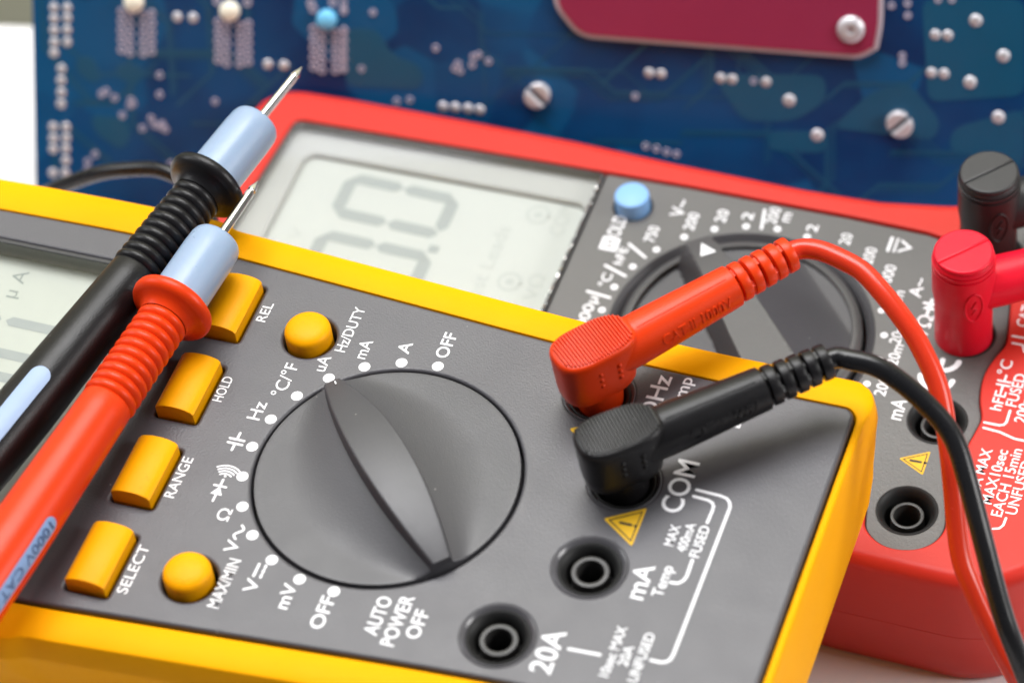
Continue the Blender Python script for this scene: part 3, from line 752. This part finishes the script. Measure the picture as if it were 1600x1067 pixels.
def elbow(name, label, ju, jv, end, wend, mat, cab, cabpath, cabmat):
    T = thing(name, (ju, jv, ZT), label, "test lead")
    A = Vector((ju, jv, 10.3)); B = Vector((end[0], end[1], wend)); d3 = (B - A).normalized()
    dd = Vector((d3.x, d3.y, 0)).normalized(); nn = Vector((-dd.y, dd.x, 0))
    def loc(x, y, w): return (ju + dd.x * x + nn.x * y, jv + dd.y * x + nn.y * y, w)
    def outline(k, n=64):
        o = []
        for i in range(n):
            a = 2 * math.pi * i / n; c, s = math.cos(a), math.sin(a)
            e = 2.0 / 2.9
            o.append((k * 9.1 * abs(c) ** e * (1 if c >= 0 else -1), k * 5.7 * abs(s) ** e * (1 if s >= 0 else -1) * (1 - 0.06 * c)))
        return o
    rings = []
    for k, w in ((0.55, 3.4), (0.84, 3.7), (0.90, 4.6), (0.93, 7.0), (0.975, 13.5), (0.99, 15.4), (0.975, 16.1), (0.94, 16.5), (0.90, 16.7)):
        rings.append([loc(x, y, w) for x, y in outline(k)])
    head = mk("head", loft(rings), mat, T, 40)
    ribs = []
    for i in range(22):
        x = -7.6 + i * 0.72
        c = min(1.0, abs(x) / (9.1 * 0.9)); yh = 5.7 * 0.9 * (1 - c ** 2.9) ** (1 / 2.9) - 0.1
        if yh > 0.6:
            a0, a1 = x - 0.24, x + 0.24
            ribs.append(([loc(a0, -yh, 16.6), loc(a1, -yh, 16.6), loc(a1, yh, 16.6), loc(a0, yh, 16.6), loc(x - 0.12, -yh + .15, 17.2), loc(x + 0.12, -yh + .15, 17.2), loc(x + 0.12, yh - .15, 17.2), loc(x - 0.12, yh - .15, 17.2)],
                         [(4, 5, 6, 7), (0, 1, 5, 4), (1, 2, 6, 5), (2, 3, 7, 6), (3, 0, 4, 7)]))
    tag(mk("grip_ribs", join(*ribs), mat, head, 20), kind="stuff")
    bl = []
    for sx in (-1.6, 2.8):
        for q in range(3):
            p = Vector(loc(sx + q * 0.12, -5.35 + 0.1 * q, 12.6 - q * 1.9)); bl.append(lathe(p, -nn, [(-0.3, 0.6), (0.25, 0.52), (0.5, 0.3), (0.55, 0.02)], 12, False, False))
    tag(mk("raised_dots", join(*bl), mat, head, 60), kind="stuff")
    mk("neck", lathe((ju, jv, -5), (0, 0, 1), [(0, 4.6), (4.8, 5.0), (9.6, 5.2)], 48), mat, T)
    L = (B - A).length; Ls = L - 14.0
    shaft = mk("shaft", lathe(A, d3, [(3.5, 5.1), (9.0, 5.35), (12, 5.3), (Ls - 1.0, 4.6), (Ls - 0.25, 4.55), (Ls, 4.2)], 48), mat, T, 40)
    up = Vector((0, 0, 1)); up = (up - d3 * up.dot(d3)).normalized()
    mk("raised_lettering", wrap_text("CAT II 1000V", A, d3, up, 5.25, 4.75, 13.5, Ls - 3, 2.5, math.radians(74), 0.0, 0.05, flip=False, ext=0.13), mat, shaft, 30)
    seam = [tuple(A + d3 * x + (up * math.cos(0.25) + d3.cross(up) * math.sin(0.25)) * (interp([(9, 5.35), (12, 5.3), (Ls - 1, 4.6)], x) - 0.05)) for x in [10 + k * (Ls - 12) / 14 for k in range(15)]]
    mk("mould_seam", tube(seam, 0.16, 8), mat, shaft, 60)
    sr = [lathe(A + d3 * (Ls - 1), d3, [(0, 2.3), (15.2, 2.2)], 24)]
    for q in range(5):
        r = 4.25 - 0.12 * q; t = Ls + 0.55 + q * 2.85
        sr.append(lathe(A + d3 * t, d3, [(0, 2.4), (0, r - 0.3), (0.12, r - 0.08), (0.35, r), (1.85, r), (2.05, r - 0.08), (2.15, r - 0.3), (2.15, 2.4)], 36, False, False))
    side = d3.cross(up).normalized()
    for q in range(5):
        t = Ls - 0.3 + q * 2.85; e = up if q % 2 == 0 else side
        for sgn in (1, -1):
            c = A + d3 * (t + 0.5) + e * sgn * 2.4; f = d3.cross(e)
            V = []
            for hx in (-1.15, 1.15):
                for hy, hz_ in ((-1.3, -0.3), (1.3, -0.3), (0.95, 1.3 - 0.1 * q), (-0.95, 1.3 - 0.1 * q)):
                    V.append(tuple(c + d3 * hx + f * hy + e * sgn * hz_))
            sr.append((V, [(0, 1, 2, 3), (7, 6, 5, 4), (0, 4, 5, 1), (1, 5, 6, 2), (2, 6, 7, 3), (3, 7, 4, 0)]))
    mk("strain_relief", join(*sr), mat, T, 40)
    pth = catmull([tuple(B - d3 * 4), tuple(B + d3 * 1.5)] + cabpath, 10)
    mk("cable", tube(pth, cab, 20), cabmat, T, 60)
    return T

RC = [(71.7, 68.6, 14.0), (77.2, 67.3, 14.0), (82.1, 65.5, 13.5), (87.3, 62.1, 12.0), (92.7, 58.2, 9.5), (97.1, 54.6, 6.5), (102.3, 48.9, 1.5), (106.2, 41.2, -5.0), (109.0, 34.2, -9.0), (112.9, 24.6, -18.0), (116.6, 19.9, -23.0), (122.6, 14.8, -31.0), (128.7, 11.1, -40.0), (137, 9.0, -58.0), (150, 4.0, -74.0), (170, -6, -80.6), (220, -30, -80.8)]
BC = [(85.9, 41.9, 14.0), (91.2, 41.9, 13.5), (96.5, 40.9, 11.5), (102.1, 39.1, 8.5), (106.8, 36.9, 5.5), (110.1, 33.8, 3.0), (113.7, 28.4, -1.0), (118.5, 20.7, -7.0), (124.1, 12.4, -16.0), (128.3, 7.9, -23.0), (135.2, 4.0, -38.0), (147, 0, -62.0), (165, -8, -78.0), (185, -20, -80.7), (235, -45, -80.8)]
elbow("red_lead_plug", "orange red elbow plug with ribbed pad pushed into the yellow meter", 35.2, 31.4, (66.3, 66.8), 13.5, ORED, 2.15, RC, CRED)
elbow("black_lead_plug", "black elbow plug with ribbed pad pushed into the yellow meter's common socket", 47.3, 11.1, (81.6, 40.9), 13.5, BLK, 2.15, BC, BLKR)

# ------------------------------------------------------------------ upright plugs in the red meter
def upright(name, label, u, v, mat):
    w0 = WR - 3.5
    T = thing(name, (u, v, WR + ZT), label, "test lead")
    top = -18.0
    prof = [(w0, 6.4), (WR + 11.5, 6.45), (WR + 13, 6.6), (WR + 15.5, 6.95), (top - 3.6, 6.95), (top - 3.5, 6.6), (top - 3.1, 6.6), (top - 3.0, 6.95), (top - 2.2, 6.95), (top - 2.1, 6.6), (top - 1.7, 6.6), (top - 1.6, 6.85), (top - 0.9, 6.6), (top - 0.5, 6.1)]
    mk("barrel", lathe((u, v, 0), (0, 0, 1), prof, 64), mat, T, 40)
    ga = math.radians(47)
    for s in (1, -1):
        half = [(6.55 * math.cos(ga + s * (math.pi * k / 24)), 6.55 * math.sin(ga + s * (math.pi * k / 24))) for k in range(25)]
        nx, ny = -math.sin(ga) * s * 0.02, math.cos(ga) * s * 0.02
        half = [(u + p[0] + nx, v + p[1] + ny) for p in half]
        if s < 0: half = half[::-1]
        mk("cap_half", plate(half, [], top - 1.1, top + 0.25, 0.55, 4), mat, T, 40)
    az = math.radians(-56); ell = []
    for k in range(40):
        t = 2 * math.pi * k / 40; a = az + 2.0 * math.cos(t) / 6.75; z = WR + 15.5 + 4.6 * math.sin(t)
        r = 6.95 if z > WR + 15.5 else 6.45 + 0.5 * max(0, min(1, (z - WR - 11.5) / 4.0))
        ell.append((u + r * math.cos(a), v + r * math.sin(a), z))
    mk("oval_emblem", tube(ell, 0.3, 8, True), mat, T, 60)
    bol = []
    for dx, dz in ((0.5, 2.2), (-0.5, 0.3), (0.5, -0.1), (-0.4, -2.0)):
        a = az + dx / 6.75; z = WR + 15.5 + dz; r = 6.95 if z > WR + 15.5 else 6.45 + 0.5 * max(0, min(1, (z - WR - 11.5) / 4.0)); bol.append((u + r * math.cos(a), v + r * math.sin(a), z))
    mk("raised_bolt", tube(bol, 0.28, 8), mat, T, 60)
    d = Vector((math.cos(math.radians(33)), math.sin(math.radians(33)), 0.0))
    mk("shaft", lathe((u, v, top - 12.5), d, [(3, 5.6), (9, 5.7), (20, 5.4), (44, 4.6)], 40), mat, T, 40)
    p = Vector((u, v, top - 12.5)) + d * 42
    mk("cable", tube(catmull([tuple(p), tuple(p + d * 12), tuple(p + d * 35 + Vector((0, 0, -14))), tuple(p + d * 60 + Vector((0, 0, -42))), tuple(p + d * 90 + Vector((0, 0, -50.5)))], 8), 2.1, 20), mat, T, 60)
upright("crimson_plug", "crimson shrouded plug standing upright in the red meter, joined to a side lead", 93.6, 103.3, PINK)
upright("black_plug", "black shrouded plug standing upright behind the crimson one", 93.2, 127.6, BLKM)

# ------------------------------------------------------------------ probes
def probe(name, label, tip, tail, body_mat, strip_mat, strip_s, strip_phi, strip_h, txt, ribs=10):
    """tip and tail: points on the axis; distances s are measured back from the tip"""
    P0 = Vector(tip); d = (Vector(tail) - P0).normalized(); L = (Vector(tail) - P0).length
    T = thing(name, (tail[0], tail[1], ZT), label, "test probe")
    mk("metal_tip", lathe(P0, d, [(0, 0.10), (0.9, 0.42), (2.4, 0.95), (2.9, 0.98), (3.0, 0.72), (3.4, 0.72), (3.6, 1.0), (20.5, 1.05)], 24), STEEL, T, 30)
    mk("tip_collar", lathe(P0, d, [(18.3, 1.3), (18.3, 4.5), (18.5, 5.1), (19.0, 5.45), (20.0, 5.7), (23, 5.85), (39, 6.0)], 56), BLUE, T, 40)
    f0 = 37.0
    prof = [(f0 + 0.2, 5.5), (f0, 6.5), (f0 + 0.1, 8.3), (f0 + 0.6, 8.95), (f0 + 1.4, 9.15), (f0 + 2.2, 9.0), (f0 + 2.9, 8.5), (f0 + 3.3, 7.7), (f0 + 3.8, 6.6), (f0 + 4.6, 5.8), (f0 + 5.4, 5.4)]
    mk("finger_guard", lathe(P0, d, prof, 64, False, False), body_mat, T, 50)
    s = f0 + 5.2; pr = [(s - 0.3, 5.3)]
    pitch = 2.38
    for k in range(ribs):
        r = 5.35 + 0.32 * (k / ribs)
        for a in range(0, 9):
            t = a / 8; pr.append((s + pitch * (k + t), r - 0.55 + 0.75 * math.sin(math.pi * t) ** 0.7))
    s2 = s + pitch * ribs
    mk("ribbed_grip", lathe(P0, d, pr, 64, False, False), body_mat, T, 60)
    def rad(x): return 5.55 + 1.05 * min(1, max(0, (x - s2) / 40.0))
    bp = [(s2 - 0.1, 5.0), (s2 + 0.1, 5.35), (s2 + 0.6, 5.55)] + [(s2 + 4 + 4 * k, rad(s2 + 4 + 4 * k)) for k in range(14)]
    e = bp[-1][0]; bp += [(e + 8, 6.2), (e + 12, 4.5), (e + 20, 3.2), (e + 26, 2.6)]
    body = mk("handle", lathe(P0, d, bp, 64), body_mat, T, 50)
    up = Vector((0, 0, 1)); up = (up - d * up.dot(d)).normalized(); side = d.cross(up).normalized()
    # printed window running back along the handle, rounded at its front end
    x0, x1 = strip_s; hw = strip_h / 2; n = 40; V = []; Fc = []
    for i in range(n + 1):
        x = x0 + (x1 - x0) * (i / n) ** 1.6
        yh = hw if x - x0 > hw else math.sqrt(max(0.0, hw * hw - (hw - (x - x0)) ** 2))
        for j in range(7):
            a = strip_phi + (j / 6 * 2 - 1) * yh / rad(x)
            V.append(tuple(P0 + d * x + (up * math.cos(a) + side * math.sin(a)) * (rad(x) + 0.07)))
    for i in range(n):
        for j in range(6): Fc.append((i * 7 + j, i * 7 + j + 1, (i + 1) * 7 + j + 1, (i + 1) * 7 + j))
    st = mk("printed_strip", (V, Fc), strip_mat, body, 60)
    if txt: mk("printed_text", wrap_text(txt, P0, d, up, rad(x0 + 9) + 0.02, rad(x0 + 40) + 0.03, x0 + 1.5, x0 + 34, strip_h * 0.62, strip_phi, 0.0, 0.13, flip=False), INK, st, 60)
    pe = P0 + d * (e + 25)
    cp = catmull([tuple(pe), tuple(pe + d * 15 + Vector((0, 0, -4))), tuple(pe + d * 40 + Vector((-8, 0, -40))), tuple(Vector((pe.x - 20, pe.y + d.y * 75, -ZT + 2.2))), tuple(Vector((pe.x - 40, pe.y + d.y * 130, -ZT + 2.2)))], 8)
    mk("cable", tube(cp, 2.1, 16), body_mat, T, 60)
probe("red_probe", "orange red test probe with pale blue collar lying across the yellow meter", (-51.3, 60.2, 12.0), (-62.4, -48.7, 12.0), ORED, STRIP2, (97, 135), math.radians(-72), 3.4, "1000V CAT III 10A")
probe("black_probe", "black test probe with pale blue collar lying across the yellow meter's display", (-55.2, 95.6, 11.4), (-77.8, -17.8, 8.2), BLK, STRIP, (99, 140), math.radians(-14), 4.6, None)

# ------------------------------------------------------------------ lead behind the probes
pts = [(-175, 70, -81), (-150, 78, -66), (-138, 83, -50), (-127.6, 85, -39.2), (-120.3, 85, -33.2), (-109.5, 85, -26.1), (-100.4, 85, -22.2), (-91.8, 85, -20.3), (-84, 83, -21.6), (-77, 78, -27), (-70, 71, -37), (-58, 66, -42.6), (-35, 64.5, -42.8), (0, 63, -42.8)]
tag(mk("black_cable", tube(catmull(pts, 8), 1.8, 20), BLKR, None, 60), "black lead arching up behind the yellow meter's display end", "cable")

# ------------------------------------------------------------------ circuit board
PAD_ROW = [[24.4,59.3],[27.8,59.3],[24.2,56.5],[27.6,56.6],[24.0,53.5],[27.3,53.6],[23.8,50.4],[27.1,50.5],[23.5,47.7],[25.1,43.6],[24.8,40.6],[24.6,37.5],[24.3,34.5],[21.8,28.5],[25.1,28.5],[21.6,25.5],[24.9,25.6],[21.3,22.7],[24.6,22.8],[24.4,19.7],[20.8,16.4],[24.0,16.5]]
PAD_CONN = [[41.7,58.4],[41.5,56.0],[41.3,53.6],[41.2,51.2],[41.0,48.7],[43.7,57.6],[43.6,55.2],[43.4,52.8],[43.2,50.4],[43.1,48.0],[47.1,57.5],[47.0,55.1],[46.8,52.7],[46.6,50.3],[46.5,47.9],[49.3,58.0],[49.2,55.6],[49.0,53.2],[48.8,50.8],[48.7,48.4],[66.1,56.0],[66.0,53.6],[65.8,51.2],[65.7,48.8],[65.5,46.4],[68.2,55.2],[68.0,52.8],[67.9,50.4],[67.7,48.0],[67.6,45.6],[71.5,55.1],[71.4,52.7],[71.3,50.3],[71.1,47.9],[71.0,45.5],[73.7,55.6],[73.6,53.2],[73.4,50.8],[73.3,48.4],[73.2,46.0],[90.1,54.5],[90.0,52.1],[89.9,49.7],[89.8,47.3],[89.7,44.9],[92.2,53.7],[92.1,51.4],[91.9,49.0],[91.8,46.6],[91.7,44.1],[95.5,53.6],[95.4,51.3],[95.3,48.9],[95.2,46.5],[95.1,44.1],[97.7,54.1],[97.6,51.7],[97.4,49.3],[97.3,46.9],[97.2,44.5],[66.2,61.2],[73.8,61.0],[89.8,60.8],[90.3,59.5],[95.3,61.2],[97.9,59.3]]
PAD_BRIGHT = [[55.8,57.2],[59.8,57.0],[78.1,45.4],[82.2,45.2],[121.8,35.2],[124.8,35.0],[128.0,34.8],[130.9,34.5],[173.0,44.4],[175.9,44.2],[190.4,43.3],[193.2,43.1],[201.4,42.5],[241.9,54.7],[244.8,54.6],[241.1,45.3],[244.1,45.1]]
PAD_LARGE = [[207.0,38.0],[213.8,29.4],[251.4,58.3],[250.3,43.1],[258.1,49.7],[257.2,34.5]]
VIA = [[50.3,42.3],[50.0,37.3],[35.0,37.2],[36.2,37.9],[38.3,36.3],[42.5,35.8],[43.0,34.9],[42.1,34.4],[40.0,31.8],[47.4,31.1],[48.2,29.4],[49.8,28.9],[50.9,28.3],[45.0,28.5],[50.1,29.7],[32.2,21.5],[30.1,19.5],[29.9,17.5],[51.7,19.3],[64.1,35.7],[105.2,58.8],[120.5,50.0],[129.8,47.9],[131.1,48.4],[133.5,46.8],[129.4,45.9],[125.9,46.1],[125.1,44.9],[126.4,44.3],[101.7,44.5],[110.2,36.4],[113.5,36.8],[169.5,38.5],[171.9,25.9],[174.5,25.3],[177.0,24.5],[179.4,24.0],[98.0,61.2],[97.9,59.0],[97.7,54.4],[97.6,52.1],[97.5,49.7],[97.3,47.4],[97.2,45.0],[198.4,42.7],[235.2,62.2],[235.3,59.3],[234.1,49.4],[234.1,47.6],[231.4,61.7],[242.4,63.3],[245.7,63.3]]
BLOB = [[45.2,61.0],[69.4,59.0],[93.7,57.1]]
SCREWS = [[145.5,38.7],[233.7,32.8],[221.9,56.4]]
PLATE_OUT = [[150.1,72.0],[150.1,61.2],[156.1,53.3],[224.3,48.8],[228.4,51.4],[229.5,56.9],[229.7,72.5]]
POURS = [[[188.8,44.5],[215.8,44.4],[215.9,37.7],[208.1,32.8],[195.7,32.6],[189.5,42.2]],
         [[226.6,40.3],[235.8,42.8],[243.5,33.3],[242.1,28.5],[217.4,31.3]],
         [[201.9,30.3],[215.9,30.5],[215.9,24.8],[201.9,25.4]],
         [[238.6,63.3],[262.7,63.5],[263.2,40.0],[240.4,38.1]],
         [[246.6,31.8],[263.3,36.8],[263.6,22.4],[245.2,26.1]],
         [[29.4,46.7],[33.5,47.0],[35.5,41.0],[32.2,40.1],[28.8,43.4]],
         [[39.1,45.1],[46.5,44.4],[45.4,40.6],[39.7,41.0]],
         [[31.5,31.8],[41.4,31.1],[41.9,26.1],[39.2,22.7],[32.8,26.8]],
         [[98.2,54.8],[106.2,54.8],[109.2,48.4],[117.0,45.3],[116.8,39.6],[97.5,40.1]]]

def build_board():
    O = Vector((-164.2, 105.27, -ZT)); AX = Vector((0.976296, 0.21644, 0.0)); BX = Vector((-0.10822, 0.488148, 0.866025)); N = AX.cross(BX)
    def at(a, b, c=0.0): return O + AX * a + BX * b + N * c
    T = thing("circuit_board", tuple(O + Vector((0, 0, ZT))), "blue circuit board leaning behind the meters, solder side forward", "circuit board")
    def xf(geo): return [tuple(at(v[0], v[1], v[2])) for v in geo[0]], geo[1]
    mk("board", xf(plate([(15.2, 0.2), (300, 0.2), (303, 130), (23.2, 130)], [], -1.6, 0.0, 0.15)), PCBM, T)
    for p in POURS:
        pp = fillet([tuple(q) for q in p], 3.0, 4)
        mk("copper_area", xf(plate(pp if sum(a[0] * b[1] - b[0] * a[1] for a, b in zip(pp, pp[1:] + pp[:1])) > 0 else pp[::-1], [], 0.02, 0.09)), POUR, T)
    rnd = random.Random(11); tr = []
    for k in range(46):
        a = rnd.uniform(25, 285); c = rnd.uniform(3, 70); pts = [(a, c)]; t = rnd.choice((0, 45, 90, 135, 180))
        for q in range(rnd.randint(2, 4)):
            L = rnd.uniform(5, 26); a += L * math.cos(math.radians(t)); c += L * math.sin(math.radians(t)) * 0.9
            c = max(1.5, min(118.0, c)); a = max(21, min(296, a)); pts.append((a, c)); t += rnd.choice((-45, 45))
        for m in range(rnd.randint(1, 3)):
            g = stroke([(p[0] + m * 0.9, p[1] + m * 0.9) for p in pts], rnd.choice((0.35, 0.45, 0.8)), 0.04 + 0.0012 * k + 0.0004 * m, 3); tr.append(g)
    tag(mk("copper_tracks", xf(join(*tr)), POUR, T, flat=True), kind="stuff")
    rot = Matrix((AX, BX, N)).transposed()
    def blob(name, r, h, mat):
        prof = [(0, r), (h * 0.35, r * 0.93), (h * 0.7, r * 0.66), (h * 0.92, r * 0.35), (h, 0.02)]
        V, Fc = lathe((0, 0, 0), (0, 0, 1), prof, 14, False, True)
        return mesh_of(name, [rot @ Vector(v) for v in V], Fc, mat, (0, 0, 0), 60)
    def ringpad(name, r, mat):
        V, Fc = lathe((0, 0, 0), (0, 0, 1), [(0, r), (0.18, r * 0.92), (0.22, r * 0.7), (0.1, r * 0.5), (0.02, r * 0.42)], 14, False, False)
        return mesh_of(name, [rot @ Vector(v) for v in V], Fc, mat, (0, 0, 0), 60)
    kinds = [("solder_joint", PAD_ROW, 1.25, 0.35, SOLDER), ("solder_joint", PAD_CONN, 1.15, 0.5, VIAM), ("solder_joint", PAD_BRIGHT, 1.3, 0.45, SOLDER), ("solder_joint", PAD_LARGE, 1.6, 0.6, SOLDER), ("via", VIA, 0.95, 0.3, VIAM)]
    for nm, lst, r, h, mat in kinds:
        me = blob(nm, r, h, mat) if mat is SOLDER else ringpad(nm, r, mat)
        for a, b in lst:
            if b > 0.5: place(nm, me, tuple(at(a, b, 0.05) + Vector((0, 0, ZT))), T)
    for (a, b), mat in zip(BLOB, (CREAM, CREAM, CYAN)):
        V, Fc = lathe((a, b, 0), (0, 0, 1), [(0, 2.5), (1.4, 2.5), (2.2, 2.1), (2.6, 1.2), (2.7, 0.02)], 28, False, True)
        mk("plastic_peg", xf((V, Fc)), mat, T, 50)
    for (a, b) in SCREWS[:2]:
        for s in (1, -1):
            t = math.radians(135 if a < 200 else 40)
            hp = [(3.0 * math.cos(t + s * math.pi * k / 14) - math.sin(t) * s * 0.45, 3.0 * math.sin(t + s * math.pi * k / 14) + math.cos(t) * s * 0.45) for k in range(15)]
            if s < 0: hp = hp[::-1]
            mk("clip_half", xf(plate([(a + x, b + y) for x, y in hp], [], 0.1, 2.4, 0.7)), SOLDER, T, 40)
    # maroon plate with silver edge and a screw
    pl = fillet([tuple(p) for p in PLATE_OUT], [0, 3, 4, 4, 0, 4, 0], 6)[::1]
    if sum(a[0] * b[1] - b[0] * a[1] for a, b in zip(pl, pl[1:] + pl[:1])) < 0: pl = pl[::-1]
    cu = sum(p[0] for p in pl) / len(pl)
    pr = mk("backing_plate", xf(plate(pl, [], 0.3, 1.6, 0.3)), SILK, T, 40)
    inn = offset(resample(pl, 1.0), -1.4)
    mk("maroon_cover", xf(plate(inn, [], 1.5, 2.1, 0.2)), MAROON, pr, 40)
    a, b = SCREWS[2]
    V, Fc = lathe((a, b, 1.9), (0, 0, 1), [(0, 3.3), (0.8, 3.3), (1.5, 2.6), (1.8, 1.4), (1.6, 0.9), (1.0, 0.8), (1.0, 0.02)], 32, False, True)
    mk("screw", xf((V, Fc)), SOLDER, pr, 40)
build_board()

sc.collection.children.unlink(TMP); bpy.data.collections.remove(TMP)
